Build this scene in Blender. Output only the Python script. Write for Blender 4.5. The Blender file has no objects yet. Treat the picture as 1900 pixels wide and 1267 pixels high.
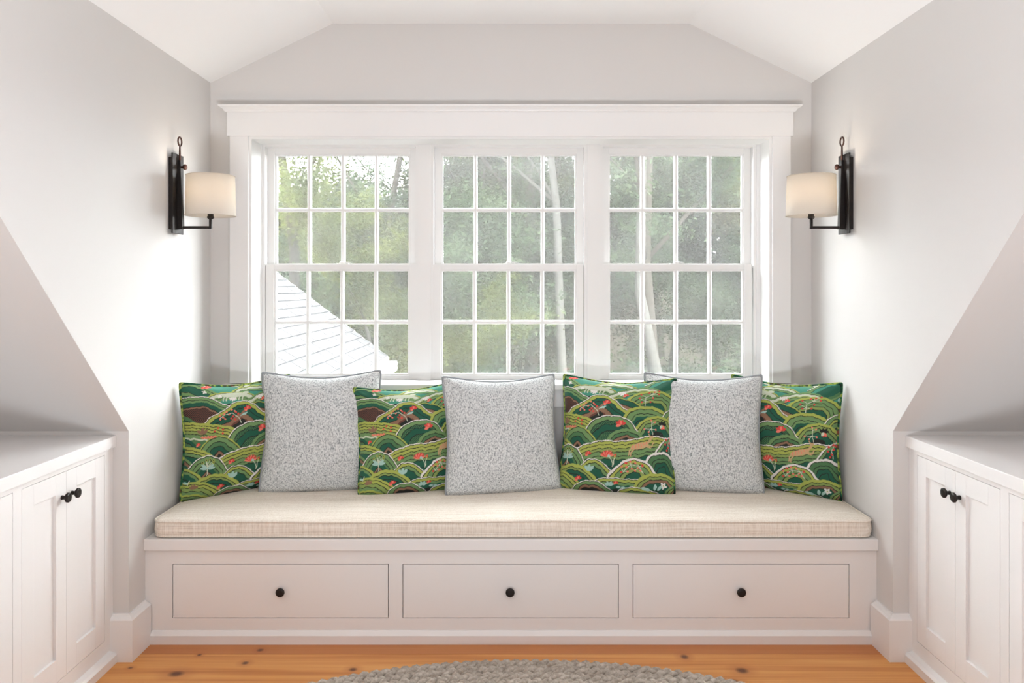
import bpy, bmesh, math, random
import numpy as np
from mathutils import Vector, Matrix
random.seed(7)
rng = np.random.default_rng(7)
SC = bpy.context.scene
COL = SC.collection

# ------------------------------------------------------------------ camera
F, CX, CY, EYE = 1450.0, 948.0, 533.0, 1.41          # focal length / vanishing point in the 1900x1267 frame
cam_d = bpy.data.cameras.new('camera')
cam_d.sensor_width = 36.0
cam_d.lens = 36.0 * F / 1900.0
cam_d.shift_x = (950.0 - CX) / 1900.0
cam_d.shift_y = -(633.5 - CY) / 1900.0
cam_d.clip_start = 0.05
cam = bpy.data.objects.new('camera', cam_d)
cam.location = (0, 0, EYE)
cam.rotation_euler = (math.pi / 2, 0, 0)
COL.objects.link(cam)
SC.camera = cam

# ------------------------------------------------------------------ sky, sun, added room fill, exposure
SKY = 34.0
W = bpy.data.worlds.new('overcast_sky')
SC.world = W
W.use_nodes = True
bg = W.node_tree.nodes['Background']
bg.inputs['Color'].default_value = (0.945, 0.98, 1.03, 1)
bg.inputs['Strength'].default_value = SKY

def light(name, kind, loc, direction, energy, color=(1, 1, 1), size=None):
    d = bpy.data.lights.new(name, kind)
    d.energy = energy
    d.color = color
    if kind == 'AREA':
        d.shape = 'RECTANGLE'
        d.size, d.size_y = size
    if kind == 'SUN':
        d.angle = math.radians(6)
    o = bpy.data.objects.new(name, d)
    o.location = loc
    o.rotation_euler = Vector(direction).to_track_quat('-Z', 'Z').to_euler()
    COL.objects.link(o)
    return o

light('sun', 'SUN', (0, -10, 20), (-0.35, 0.55, -1.0), 6.0, (1, 0.95, 0.86))
# unseen fill lights added: one at each gable wall, one low, aimed upwards
light('gable_side_fill', 'AREA', (-3.38, -1.3, 1.45), (1, 0.35, 0), 25, (0.88, 0.96, 1.06), (2.2, 1.7))
light('gable_side_fill', 'AREA', (3.38, -1.3, 1.45), (-1, 0.35, 0), 25, (0.88, 0.96, 1.06), (2.2, 1.7))
light('ceiling_fill', 'AREA', (0, 0.3, 0.35), (0, 0.17, 1), 88, (0.90, 0.97, 1.05), (0.9, 0.6))

SC.view_settings.view_transform = 'Standard'
SC.view_settings.look = 'None'
SC.view_settings.gamma = 1.0
SC.view_settings.use_curve_mapping = False
SC.view_settings.exposure = -0.06
SC.cycles.use_denoising = True
SC.cycles.max_bounces = 10
SC.cycles.diffuse_bounces = 6
SC.cycles.transparent_max_bounces = 24
SC.cycles.caustics_reflective = False
SC.cycles.caustics_refractive = False
SC.cycles.sample_clamp_indirect = 8.0

# ------------------------------------------------------------------ materials
def s2l(c):
    c = c / 255.0
    return c / 12.92 if c <= 0.04045 else ((c + 0.055) / 1.055) ** 2.4

def rgb(r, g, b):
    return (s2l(r), s2l(g), s2l(b), 1)

class M:
    pass

class Nodes:
    """tiny wrapper for building node trees"""
    def __init__(self, name):
        self.mat = bpy.data.materials.new(name)
        self.mat.use_nodes = True
        self.t = self.mat.node_tree
        self.b = self.t.nodes['Principled BSDF']
        self.out = self.t.nodes['Material Output']
    def n(self, typ, **kw):
        nd = self.t.nodes.new('ShaderNode' + typ)
        for k, v in kw.items():
            if k in nd.inputs:
                nd.inputs[k].default_value = v
            else:
                setattr(nd, k, v)
        return nd
    def l(self, a, b):
        self.t.links.new(a, b)
    def math(self, op, a, b=None, clamp=False):
        nd = self.n('Math', operation=op)
        nd.use_clamp = clamp
        for i, v in enumerate((a, b)):
            if v is None:
                continue
            if isinstance(v, (int, float)):
                nd.inputs[i].default_value = v
            else:
                self.l(v, nd.inputs[i])
        return nd.outputs[0]
    def mix(self, fac, a, b, blend='MIX'):
        nd = self.n('MixRGB', blend_type=blend)
        for s, v in zip(('Fac', 'Color1', 'Color2'), (fac, a, b)):
            if isinstance(v, (int, float, tuple)):
                nd.inputs[s].default_value = v
            else:
                self.l(v, nd.inputs[s])
        return nd.outputs[0]
    def coord(self, kind='Object', scale=(1, 1, 1), loc=(0, 0, 0)):
        tc = self.n('TexCoord')
        mp = self.n('Mapping')
        mp.inputs['Scale'].default_value = scale
        mp.inputs['Location'].default_value = loc
        self.l(tc.outputs[kind], mp.inputs['Vector'])
        return mp.outputs['Vector']
    def noise(self, vec, scale, detail=3.0, rough=0.5):
        nd = self.n('TexNoise')
        nd.inputs['Scale'].default_value = scale
        nd.inputs['Detail'].default_value = detail
        nd.inputs['Roughness'].default_value = rough
        self.l(vec, nd.inputs['Vector'])
        return nd.outputs['Fac']
    def ramp(self, fac, stops):
        nd = self.n('ValToRGB')
        e = nd.color_ramp.elements
        while len(e) < len(stops):
            e.new(0.5)
        for el, (p, c) in zip(e, stops):
            el.position = p
            el.color = c
        self.l(fac, nd.inputs['Fac'])
        return nd.outputs['Color']
    def bump(self, h, strength=0.2, dist=0.01):
        nd = self.n('Bump')
        nd.inputs['Strength'].default_value = strength
        nd.inputs['Distance'].default_value = dist
        self.l(h, nd.inputs['Height'])
        self.l(nd.outputs['Normal'], self.b.inputs['Normal'])
    def base(self, c):
        if isinstance(c, tuple):
            self.b.inputs['Base Color'].default_value = c
        else:
            self.l(c, self.b.inputs['Base Color'])
    def set(self, **kw):
        for k, v in kw.items():
            self.b.inputs[k.replace('_', ' ')].default_value = v

def paint(name, col, rough, bump=0.03, scale=220.0, spec=0.3):
    k = Nodes(name)
    v = k.coord('Object')
    n1 = k.noise(v, 1.7, 2.0)
    dark = tuple(c * 0.975 for c in col[:3]) + (1,)
    k.base(k.mix(n1, col, dark))
    k.bump(k.noise(v, scale, 2.0), bump, 0.002)
    k.set(Roughness=rough, Specular_IOR_Level=spec)
    return k.mat

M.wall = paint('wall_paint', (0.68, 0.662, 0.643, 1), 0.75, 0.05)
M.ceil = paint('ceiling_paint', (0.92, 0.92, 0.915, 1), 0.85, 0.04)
M.trim = paint('trim_paint', (0.84, 0.832, 0.822, 1), 0.38, 0.015, 90, 0.4)
M.vinyl = paint('window_white', (0.85, 0.845, 0.83, 1), 0.4, 0.01, 60, 0.4)
M.cab = paint('cabinet_paint', (0.83, 0.81, 0.795, 1), 0.36, 0.015, 90, 0.4)

def black_metal():
    k = Nodes('black_iron')
    v = k.coord('Object')
    k.base(k.mix(k.noise(v, 60), rgb(34, 30, 29), rgb(48, 43, 41)))
    k.bump(k.noise(v, 140), 0.12, 0.002)
    k.set(Roughness=0.48, Metallic=0.55)
    return k.mat
M.black = black_metal()

def bronze():
    k = Nodes('bronze_ring')
    v = k.coord('Object')
    k.base(k.mix(k.noise(v, 60), rgb(62, 38, 32), rgb(82, 52, 42)))
    k.set(Roughness=0.45, Metallic=0.5)
    return k.mat
M.bronze = bronze()

def glass():
    k = Nodes('window_glass')
    tr = k.n('BsdfTransparent')
    tr.inputs['Color'].default_value = (0.98, 0.99, 0.98, 1)
    gl = k.n('BsdfGlossy')
    gl.inputs['Roughness'].default_value = 0.0
    lw = k.n('LayerWeight'); lw.inputs['Blend'].default_value = 0.5
    fr = k.math('MULTIPLY_ADD', k.math('POWER', lw.outputs['Facing'], 5.0), 0.93)
    fr.node.inputs[2].default_value = 0.085
    mx = k.n('MixShader')
    k.l(fr, mx.inputs[0]); k.l(tr.outputs[0], mx.inputs[1]); k.l(gl.outputs[0], mx.inputs[2])
    k.l(mx.outputs[0], k.out.inputs['Surface'])
    return k.mat
M.glass = glass()

def screen():
    # fine white-grey insect screen: mostly open, the threads scatter daylight
    k = Nodes('insect_screen')
    tr = k.n('BsdfTransparent')
    tl = k.n('BsdfTranslucent'); tl.inputs['Color'].default_value = (0.8, 0.8, 0.78, 1)
    df = k.n('BsdfDiffuse'); df.inputs['Color'].default_value = (0.6, 0.6, 0.59, 1)
    m1 = k.n('MixShader'); m1.inputs[0].default_value = 0.35
    k.l(tl.outputs[0], m1.inputs[1]); k.l(df.outputs[0], m1.inputs[2])
    v = k.coord('Object')
    sm = k.noise(v, 3.0, 3.0)
    fac = k.math('MULTIPLY_ADD', sm, 0.06)
    fac.node.inputs[2].default_value = 0.035
    mx = k.n('MixShader')
    k.l(fac, mx.inputs[0]); k.l(tr.outputs[0], mx.inputs[1]); k.l(m1.outputs[0], mx.inputs[2])
    k.l(mx.outputs[0], k.out.inputs['Surface'])
    return k.mat
M.screen = screen()

def linen():
    k = Nodes('linen_cushion')
    v = k.coord('Object')
    a = k.noise(k.coord('Object', (4, 220, 220)), 1.0, 3.0, 0.6)
    b = k.noise(k.coord('Object', (220, 220, 6)), 1.0, 3.0, 0.6)
    f = k.math('ADD', k.math('MULTIPLY', a, 0.5), k.math('MULTIPLY', b, 0.5))
    c = k.ramp(f, [(0.3, rgb(204, 190, 174)), (0.5, rgb(231, 221, 208)), (0.7, rgb(247, 241, 232))])
    k.base(c)
    k.bump(f, 0.25, 0.002)
    k.set(Roughness=0.9, Specular_IOR_Level=0.15)
    return k.mat
M.linen = linen()

def tweed():
    k = Nodes('grey_tweed')
    v = k.coord('Object', (300, 300, 95))
    n1 = k.noise(v, 1.0, 4.0, 0.62)
    w = k.noise(k.coord('Object', (110, 110, 330)), 1.0, 2.0)
    f = k.math('ADD', k.math('MULTIPLY', n1, 0.7), k.math('MULTIPLY', w, 0.3))
    c = k.ramp(f, [(0.36, rgb(112, 116, 118)), (0.45, rgb(172, 176, 177)), (0.53, rgb(213, 215, 214)), (0.70, rgb(230, 231, 229))])
    k.base(c)
    k.bump(f, 0.5, 0.003)
    k.set(Roughness=0.95, Specular_IOR_Level=0.1)
    return k.mat
M.tweed = tweed()

def plain(name, col, rough=0.8, var=0.85, scale=30, spec=0.25):
    k = Nodes(name)
    v = k.coord('Object')
    k.base(k.mix(k.noise(v, scale), col, tuple(c * var for c in col[:3]) + (1,)))
    k.set(Roughness=rough, Specular_IOR_Level=spec)
    return k.mat
M.greypipe = plain('grey_piping', rgb(158, 162, 165), 0.9, 0.75, 160)

def greenpipe():
    k = Nodes('green_piping')
    v = k.coord('Object')
    c = k.ramp(k.noise(v, 26, 2.0), [(0.30, rgb(20, 40, 30)), (0.42, rgb(30, 90, 62)), (0.5, rgb(160, 175, 80)), (0.6, rgb(40, 70, 45)), (0.72, rgb(150, 60, 50))])
    k.base(c)
    k.set(Roughness=0.85, Specular_IOR_Level=0.2)
    return k.mat
M.greenpipe = greenpipe()

def print_cloth():
    k = Nodes('hill_print_cloth')
    at = k.n('VertexColor'); at.layer_name = 'print'
    v = k.coord('Object', (420, 420, 420))
    th = k.noise(v, 1.0, 1.0)
    k.base(k.mix(k.math('MULTIPLY', th, 0.35), at.outputs['Color'], (0.02, 0.03, 0.02, 1)))
    k.bump(th, 0.3, 0.002)
    k.set(Roughness=0.72, Specular_IOR_Level=0.3, Sheen_Weight=0.1)
    return k.mat
M.printc = print_cloth()

def pine():
    k = Nodes('pine_plank')
    tc = k.n('TexCoord')
    geo = k.n('NewGeometry')
    mp = k.n('Mapping'); mp.inputs['Scale'].default_value = (1.1, 26, 1)
    k.l(geo.outputs['Position'], mp.inputs['Vector'])
    n1 = k.n('TexNoise'); n1.inputs['Scale'].default_value = 1.0; n1.inputs['Detail'].default_value = 4; n1.inputs['Distortion'].default_value = 0.6
    k.l(mp.outputs[0], n1.inputs['Vector'])
    mp2 = k.n('Mapping'); mp2.inputs['Scale'].default_value = (2.2, 130, 1)
    k.l(geo.outputs['Position'], mp2.inputs['Vector'])
    n2 = k.n('TexNoise'); n2.inputs['Scale'].default_value = 1.0; n2.inputs['Detail'].default_value = 3
    k.l(mp2.outputs[0], n2.inputs['Vector'])
    f = k.math('ADD', k.math('MULTIPLY', n1.outputs[0], 0.65), k.math('MULTIPLY', n2.outputs[0], 0.35))
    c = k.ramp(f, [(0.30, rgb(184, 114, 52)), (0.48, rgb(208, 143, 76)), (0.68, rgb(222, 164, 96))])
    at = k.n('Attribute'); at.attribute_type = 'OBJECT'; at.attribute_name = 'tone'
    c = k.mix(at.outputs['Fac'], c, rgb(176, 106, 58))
    # knots: dark oval eyes with a reddish halo
    sep = k.n('SeparateXYZ'); k.l(geo.outputs['Position'], sep.inputs[0])
    for px, py, rx, ry in ((327, 1250, .026, .02), (483, 1206, .012, .012), (455, 1230, .012, .012), (655, 1242, .014, .013), (370, 1215, .008, .009),
                           (1270, 1218.5, .014, .017), (1377, 1244, .021, .02), (1362, 1265, .018, .017), (242, 1239, .009, .007)):
        D = F * EYE / (py - CY); x = (px - CX) * D / F
        dx = k.math('DIVIDE', k.math('SUBTRACT', sep.outputs[0], x), rx)
        dy = k.math('DIVIDE', k.math('SUBTRACT', sep.outputs[1], D), ry)
        r = k.math('SQRT', k.math('ADD', k.math('MULTIPLY', dx, dx), k.math('MULTIPLY', dy, dy)))
        core = k.math('SUBTRACT', 1.35, r, True)
        halo = k.math('MULTIPLY', k.math('SUBTRACT', 1.0, k.math('DIVIDE', r, 3.2), True), 0.55)
        c = k.mix(halo, c, rgb(158, 84, 42))
        c = k.mix(k.math('MULTIPLY', core, 0.95, True), c, rgb(70, 36, 22))
        inner = k.math('MULTIPLY', k.math('SUBTRACT', 0.75, r, True), 0.9)
        c = k.mix(inner, c, rgb(122, 70, 42))
    k.base(c)
    k.bump(f, 0.06, 0.002)
    k.set(Roughness=0.38, Specular_IOR_Level=0.4)
    return k.mat
M.pine = pine()

def wool():
    k = Nodes('grey_wool')
    v = k.coord('Object')
    n = k.noise(v, 45, 4.0, 0.7)
    k.base(k.ramp(n, [(0.3, rgb(148, 138, 127)), (0.5, rgb(180, 170, 158)), (0.7, rgb(206, 197, 186))]))
    k.bump(k.noise(k.coord('Object', (260, 260, 260)), 1.0, 3.0, 0.7), 0.6, 0.004)
    k.set(Roughness=1.0, Specular_IOR_Level=0.05)
    return k.mat
M.wool = wool()

def shade_cloth():
    k = Nodes('lamp_shade_cloth')
    df = k.n('BsdfDiffuse'); df.inputs['Color'].default_value = (0.84, 0.80, 0.74, 1)
    tl = k.n('BsdfTranslucent'); tl.inputs['Color'].default_value = (0.85, 0.78, 0.68, 1)
    mx = k.n('MixShader'); mx.inputs[0].default_value = 0.42
    k.l(df.outputs[0], mx.inputs[1]); k.l(tl.outputs[0], mx.inputs[2])
    k.l(mx.outputs[0], k.out.inputs['Surface'])
    return k.mat
M.shade = shade_cloth()

def bulb():
    k = Nodes('lit_bulb')
    k.set(Emission_Color=(1, 0.78, 0.52, 1), Emission_Strength=4.0)
    k.base((0.9, 0.85, 0.75, 1))
    return k.mat
M.bulb = bulb()

def leaf(name, stops):
    k = Nodes(name)
    geo = k.n('NewGeometry')
    n = k.n('TexNoise'); n.inputs['Scale'].default_value = 1.3; n.inputs['Detail'].default_value = 5; n.inputs['Roughness'].default_value = 0.75
    k.l(geo.outputs['Position'], n.inputs['Vector'])
    c = k.ramp(n.outputs[0], stops)
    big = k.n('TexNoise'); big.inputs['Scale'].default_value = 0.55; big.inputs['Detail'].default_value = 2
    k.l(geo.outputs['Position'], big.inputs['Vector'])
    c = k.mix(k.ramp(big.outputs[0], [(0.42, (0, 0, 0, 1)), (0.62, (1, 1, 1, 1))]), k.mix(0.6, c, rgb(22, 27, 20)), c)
    df = k.n('BsdfDiffuse'); tl = k.n('BsdfTranslucent')
    k.l(c, df.inputs[0])
    hs = k.n('HueSaturation'); hs.inputs['Hue'].default_value = 0.475; hs.inputs['Saturation'].default_value = 1.15; hs.inputs['Value'].default_value = 1.15
    k.l(c, hs.inputs['Color']); k.l(hs.outputs[0], tl.inputs[0])
    mx = k.n('MixShader'); mx.inputs[0].default_value = 0.45
    k.l(df.outputs[0], mx.inputs[1]); k.l(tl.outputs[0], mx.inputs[2])
    k.l(mx.outputs[0], k.out.inputs['Surface'])
    return k.mat
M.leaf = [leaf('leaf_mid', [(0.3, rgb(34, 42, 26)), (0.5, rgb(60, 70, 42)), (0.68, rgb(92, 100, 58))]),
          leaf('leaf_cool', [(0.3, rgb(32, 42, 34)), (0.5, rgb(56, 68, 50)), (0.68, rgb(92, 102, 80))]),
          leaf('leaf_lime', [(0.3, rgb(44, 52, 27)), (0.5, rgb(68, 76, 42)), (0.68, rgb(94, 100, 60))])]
M.bark_pale = plain('bark_pale', rgb(60, 59, 55), 0.9, 0.6, 9, 0.0)
M.bark_dark = plain('bark_dark', rgb(50, 47, 42), 0.9, 0.6, 7, 0.0)
M.forest = plain('leaf_litter', rgb(40, 37, 32), 1.0, 0.55, 0.9, 0.0)
M.grass = plain('lawn', rgb(92, 110, 62), 1.0, 0.7, 2.0)
M.shingle = plain('white_shingle', rgb(70, 70, 71), 0.85, 0.85, 9, 0.0)
M.ext = plain('white_clapboard', rgb(225, 224, 220), 0.7, 0.95, 5)
M.dark = plain('shadow_gap_black', rgb(60, 50, 46), 0.9, 0.9, 5)

# ------------------------------------------------------------------ mesh helpers
ORG = {}
def P(px, py, D):
    return Vector(((px - CX) * D / F, D, EYE - (py - CY) * D / F))

def link(o, parent=None, kind=None, label=None, cat=None, group=None):
    COL.objects.link(o)
    if parent is not None:
        o.parent = parent
    if kind: o['kind'] = kind
    if label: o['label'] = label
    if cat: o['category'] = cat
    if group: o['group'] = group
    return o

def empty(name, loc, **kw):
    o = bpy.data.objects.new(name, None)
    o.empty_display_size = 0.1
    o.location = loc
    link(o, **kw)
    ORG[o.name] = Vector(loc)
    return o

def mk(name, vs, fs, mat, parent=None, smooth=False, local=False, **kw):
    """mesh from world coordinates; origin at its own middle; parents carry no rotation"""
    V = np.asarray(vs, dtype=float)
    org = Vector((0, 0, 0))
    if not local:
        lo, hi = V.min(0), V.max(0)
        org = Vector(((lo[0] + hi[0]) / 2, (lo[1] + hi[1]) / 2, lo[2]))
        V = V - np.array(org)
    me = bpy.data.meshes.new(name)
    me.from_pydata(V.tolist(), [], fs)
    me.materials.append(mat)
    if smooth:
        me.polygons.foreach_set('use_smooth', [True] * len(me.polygons))
    me.update()
    o = bpy.data.objects.new(name, me)
    link(o, parent, **kw)
    if not local:
        o.location = org - (ORG[parent.name] if parent is not None else Vector((0, 0, 0)))
        ORG[o.name] = org
    return o

class MB:
    def __init__(self):
        self.v, self.f = [], []
    def add(self, vs, fs):
        b = len(self.v)
        self.v += [tuple(v) for v in vs]
        self.f += [tuple(b + i for i in f) for f in fs]
        return self
    def box(self, x0, x1, y0, y1, z0, z1, bevel=0.0):
        if x0 > x1: x0, x1 = x1, x0
        if y0 > y1: y0, y1 = y1, y0
        if z0 > z1: z0, z1 = z1, z0
        if bevel <= 0:
            vs = [(x0, y0, z0), (x1, y0, z0), (x1, y1, z0), (x0, y1, z0), (x0, y0, z1), (x1, y0, z1), (x1, y1, z1), (x0, y1, z1)]
            return self.add(vs, [(0, 3, 2, 1), (4, 5, 6, 7), (0, 1, 5, 4), (1, 2, 6, 5), (2, 3, 7, 6), (3, 0, 4, 7)])
        bm = bmesh.new()
        bmesh.ops.create_cube(bm, size=1.0)
        for v in bm.verts:
            v.co = Vector((x0 + (v.co.x + .5) * (x1 - x0), y0 + (v.co.y + .5) * (y1 - y0), z0 + (v.co.z + .5) * (z1 - z0)))
        bmesh.ops.bevel(bm, geom=bm.edges[:], offset=bevel, segments=2, affect='EDGES', profile=0.6)
        bm.verts.index_update()
        self.add([v.co[:] for v in bm.verts], [[v.index for v in f.verts] for f in bm.faces])
        bm.free()
        return self
    def prism(self, poly, off):
        n = len(poly)
        a = [Vector(p) for p in poly]
        b = [p + Vector(off) for p in a]
        nrm = sum(((a[i] - a[0]).cross(a[(i + 1) % n] - a[0]) for i in range(1, n)), Vector())
        if nrm.dot(Vector(off)) > 0:
            a, b = b, a
            # keep outward winding: front cap is a
        fs = [tuple(range(n)), tuple(range(2 * n - 1, n - 1, -1))]
        fs += [(i, n + i, n + (i + 1) % n, (i + 1) % n) for i in range(n)]
        return self.add(a + b, fs)
    def tube(self, pts, r, sides=8, closed=False, cap=True, up=(0, 0, 1)):
        pts = [Vector(p) for p in pts]
        n = len(pts)
        rr = r if isinstance(r, (list, tuple)) else [r] * n
        vs, fs = [], []
        prev = None
        for i, p in enumerate(pts):
            if closed:
                t = pts[(i + 1) % n] - pts[i - 1]
            else:
                t = pts[min(i + 1, n - 1)] - pts[max(i - 1, 0)]
            t.normalize()
            ref = prev if prev is not None else Vector(up)
            x = ref - t * ref.dot(t)
            if x.length < 1e-4:
                x = Vector((1, 0, 0)) - t * t.x
                if x.length < 1e-4: x = Vector((0, 1, 0)) - t * t.y
            x.normalize()
            y = t.cross(x)
            prev = x
            for k in range(sides):
                a = 2 * math.pi * k / sides
                vs.append(p + (x * math.cos(a) + y * math.sin(a)) * rr[i])
        m = n if closed else n - 1
        for i in range(m):
            j = (i + 1) % n
            for k in range(sides):
                l = (k + 1) % sides
                fs.append((i * sides + k, i * sides + l, j * sides + l, j * sides + k))
        if cap and not closed:
            fs.append(tuple(range(sides - 1, -1, -1)))
            fs.append(tuple((n - 1) * sides + k for k in range(sides)))
        return self.add(vs, fs)
    def lathe(self, prof, origin, axis=(0, 0, 1), sides=32, capped=True):
        ax = Vector(axis).normalized()
        q = ax.to_track_quat('Z', 'Y')
        o = Vector(origin)
        vs, fs = [], []
        for r, h in prof:
            for k in range(sides):
                a = 2 * math.pi * k / sides
                vs.append(o + q @ Vector((r * math.cos(a), r * math.sin(a), h)))
        for i in range(len(prof) - 1):
            for k in range(sides):
                l = (k + 1) % sides
                fs.append((i * sides + k, i * sides + l, (i + 1) * sides + l, (i + 1) * sides + k))
        if capped:
            fs.append(tuple(range(sides - 1, -1, -1)))
            fs.append(tuple((len(prof) - 1) * sides + k for k in range(sides)))
        return self.add(vs, fs)
    def build(self, name, mat, parent=None, smooth=False, **kw):
        return mk(name, self.v, self.f, mat, parent, smooth, **kw)

def box(name, x0, x1, y0, y1, z0, z1, mat, parent=None, bevel=0.0, **kw):
    return MB().box(x0, x1, y0, y1, z0, z1, bevel).build(name, mat, parent, **kw)

# ------------------------------------------------------------------ main dimensions
HW = 1.45                # half width of the alcove
YB = F / 384.5           # back wall                (3.771)
YE = F / 489.0           # where the alcove begins  (2.965)
YN = F / 470.3           # bench nosing front       (3.083)
YF = F / 467.9           # bench face               (3.099)
ZF = 2.682; ZS = 2.396; XS = 0.86     # flat ceiling, spring line, start of the ceiling slope
ZK = 0.864                            # foot of the main roof slope
YS1 = YE + ZK - ZS; YS0 = YE + ZK - ZF

# ------------------------------------------------------------------ structure
S = dict(kind='structure')
# floor with its planks
floor = box('floor', -3.5, 3.5, -2.6, YB + .1, -0.12, -0.02, M.dark, label='orange pine plank floor with dark knots', cat='floor', **S)
edges = [YB + .05, YF + .16, F * EYE / (1213.7 - CY)]
while edges[-1] > -2.4:
    edges.append(edges[-1] - 0.255 - 0.02 * random.random())
plank_mats = 0
for i in range(len(edges) - 1):
    y1, y0 = edges[i], edges[i + 1]
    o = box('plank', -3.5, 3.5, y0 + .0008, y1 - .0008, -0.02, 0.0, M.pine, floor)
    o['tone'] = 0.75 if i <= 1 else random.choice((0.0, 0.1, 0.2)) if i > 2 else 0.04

# window opening
OX0, OX1 = (463 - CX) / 384.5, (1431 - CX) / 384.5
OZ1 = EYE + (CY - 254) / 384.5
OZ0 = 0.925
wb = MB()
YO = YB + 0.30
wb.box(-1.6, OX0, YB, YO, -0.05, 2.45)
wb.box(OX1, 1.6, YB, YO, -0.05, 2.45)
wb.box(OX0, OX1, YB, YO, -0.05, OZ0)
wb.prism([(OX0, YB, OZ1), (OX0, YB, 2.45), (-1.42, YB, 2.45), (-.80, YB, 2.76), (.80, YB, 2.76), (1.42, YB, 2.45), (OX1, YB, 2.45), (OX1, YB, OZ1)], (0, YO - YB, 0))
wb.build('wall_back', M.wall, label='pale grey wall around the triple window', cat='wall', **S)

for s, side in ((-1, 'left'), (1, 'right')):
    m = MB()
    m.prism([(s * HW, YO, -0.05), (s * HW, YE, -0.05), (s * HW, YE, ZK), (s * HW, YS1, ZS), (s * HW, YS1, ZS + .12), (s * HW, YO, ZS + .12)], (s * 0.12, 0, 0))
    m.build('wall_' + side, M.wall, label='pale alcove wall carrying the %s sconce' % side, cat='wall', **S)
    box('wall_knee_' + side, s * (HW + .12), s * 3.5, YE, YE + .1, -0.05, ZK + 0.1, M.wall, label='low knee wall behind the %s cabinets' % side, cat='wall', **S)
    box('wall_gable_' + side, s * 3.5, s * 3.6, -2.6, YE + .1, -0.05, 2.8, M.wall, label='gable wall at the %s end of the room' % side, cat='wall', **S)
box('wall_front', -3.6, 3.6, -2.7, -2.6, -0.05, 2.8, M.wall, label='wall of the room opposite the window', cat='wall', **S)

ceil = MB().prism([(-3.6, -2.7, ZF), (3.6, -2.7, ZF), (3.6, YS0, ZF), (-3.6, YS0, ZF)], (0, 0, .1)).build('ceiling', M.ceil, label='white ceiling folding down along both alcove walls', cat='ceiling', **S)
MB().prism([(-XS, YS0, ZF), (XS, YS0, ZF), (XS, YO, ZF), (-XS, YO, ZF)], (0, 0, .1)).build('flat_panel', M.ceil, ceil)
for s in (-1, 1):
    MB().prism([(s * XS, YS0, ZF), (s * HW, YS1, ZS), (s * (HW + .08), YS1 , ZS - .0388), (s * (HW + .08), YO, ZS - .0388), (s * XS, YO, ZF)][0:5], (0, 0, .1)).build('sloped_panel', M.ceil, ceil)
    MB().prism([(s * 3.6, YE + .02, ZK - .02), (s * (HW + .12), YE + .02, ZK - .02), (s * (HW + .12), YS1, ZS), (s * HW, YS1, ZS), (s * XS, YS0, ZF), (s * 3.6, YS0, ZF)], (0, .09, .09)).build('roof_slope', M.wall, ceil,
        label='sloping ceiling above the cabinets')

# baseboards in the corner of each alcove wall
for s, side in ((-1, 'left'), (1, 'right')):
    bt, bz = 0.026, 0.150
    bb = MB()
    bb.box(s * HW, s * (HW - bt), YE - bt, YN + .01, 0, bz)
    bb.box(s * HW, s * 1.515, YE - bt, YE, 0, bz)
    o = bb.build('baseboard_' + side, M.cab, label='tall white baseboard wrapping the %s alcove corner' % side, cat='baseboard', **S)
    # moulded cap that slopes back to the wall
    pr = [(0, bz), (bt, bz), (bt, bz + .006), (bt - .006, bz + .012), (.008, bz + .018), (.006, bz + .024), (0, bz + .024)]
    vs, fs = [], []
    n = len(pr)
    for t, z in pr: vs.append((s * (HW - t), YN + .01, z))
    for t, z in pr: vs.append((s * (HW - t), YE - t, z))
    for t, z in pr: vs.append((s * 1.515, YE - t, z))
    for r in range(2):
        for k in range(n):
            a, b = r * n + k, r * n + (k + 1) % n
            fs.append((a, b, b + n, a + n) if s < 0 else (a, a + n, b + n, b))
    fs.append(tuple(range(n))); fs.append(tuple(range(2 * n, 3 * n)))
    mk('cap_moulding', vs, fs, M.cab, o)

# ------------------------------------------------------------------ window trim
cas = lambda px: (px - CX) / 386.6
YC = YB - 0.022
trim = empty('trim_1', (0, YB, OZ1), label='white casing with a moulded head around the triple window', cat='window trim', **S)
def zc(py): return EYE + (CY - py) / 386.6
box('side_casing', cas(426), OX0, YC, YB, 0.95, zc(252.5), M.trim, trim, 0.002)
box('side_casing', OX1, cas(1467.5), YC, YB, 0.95, zc(252.5), M.trim, trim, 0.002)
box('head_casing', cas(421.5), cas(1471.5), YC - .006, YB, zc(252.5), zc(207), M.trim, trim, 0.002)
# crown cap: profile swept along x with mitred returns
pr = [(0.0, 0), (.006, 0), (.010, .004), (.012, .010), (.020, .018), (.030, .022), (.032, .030), (0, .030)]
x0, x1 = cas(421.5), cas(1471.5); z0 = zc(208.5)
vs, fs = [], []
n = len(pr)
yb = YC - .006
for t, h in pr: vs.append((x0 - t, YB, z0 + h))
for t, h in pr: vs.append((x0 - t, yb - t, z0 + h))
for t, h in pr: vs.append((x1 + t, yb - t, z0 + h))
for t, h in pr: vs.append((x1 + t, YB, z0 + h))
for r in range(3):
    for k in range(n):
        a, b = r * n + k, r * n + (k + 1) % n
        fs.append((a, a + n, b + n, b))
fs.append(tuple(range(n))); fs.append(tuple(range(4 * n - 1, 3 * n - 1, -1)))
mk('crown_cap', vs, fs, M.trim, trim)
# jamb linings, stool, apron
YJ = YB + 0.135
jt = 0.012
box('jamb', OX0, OX0 + jt, YB - .006, YJ + .1, OZ0, OZ1, M.vinyl, trim)
box('jamb', OX1 - jt, OX1, YB - .006, YJ + .1, OZ0, OZ1, M.vinyl, trim)
box('head_jamb', OX0 + jt, OX1 - jt, YB - .006, YJ + .1, OZ1 - jt, OZ1, M.vinyl, trim)
box('stool', cas(414), cas(1480), YB - .05, YJ + .12, OZ0 - .004, OZ0 + .022, M.trim, trim, 0.004)
box('apron', cas(426), cas(1467), YB - .018, YB, OZ0 - .09, OZ0 - .004, M.trim, trim, 0.002)

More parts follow.
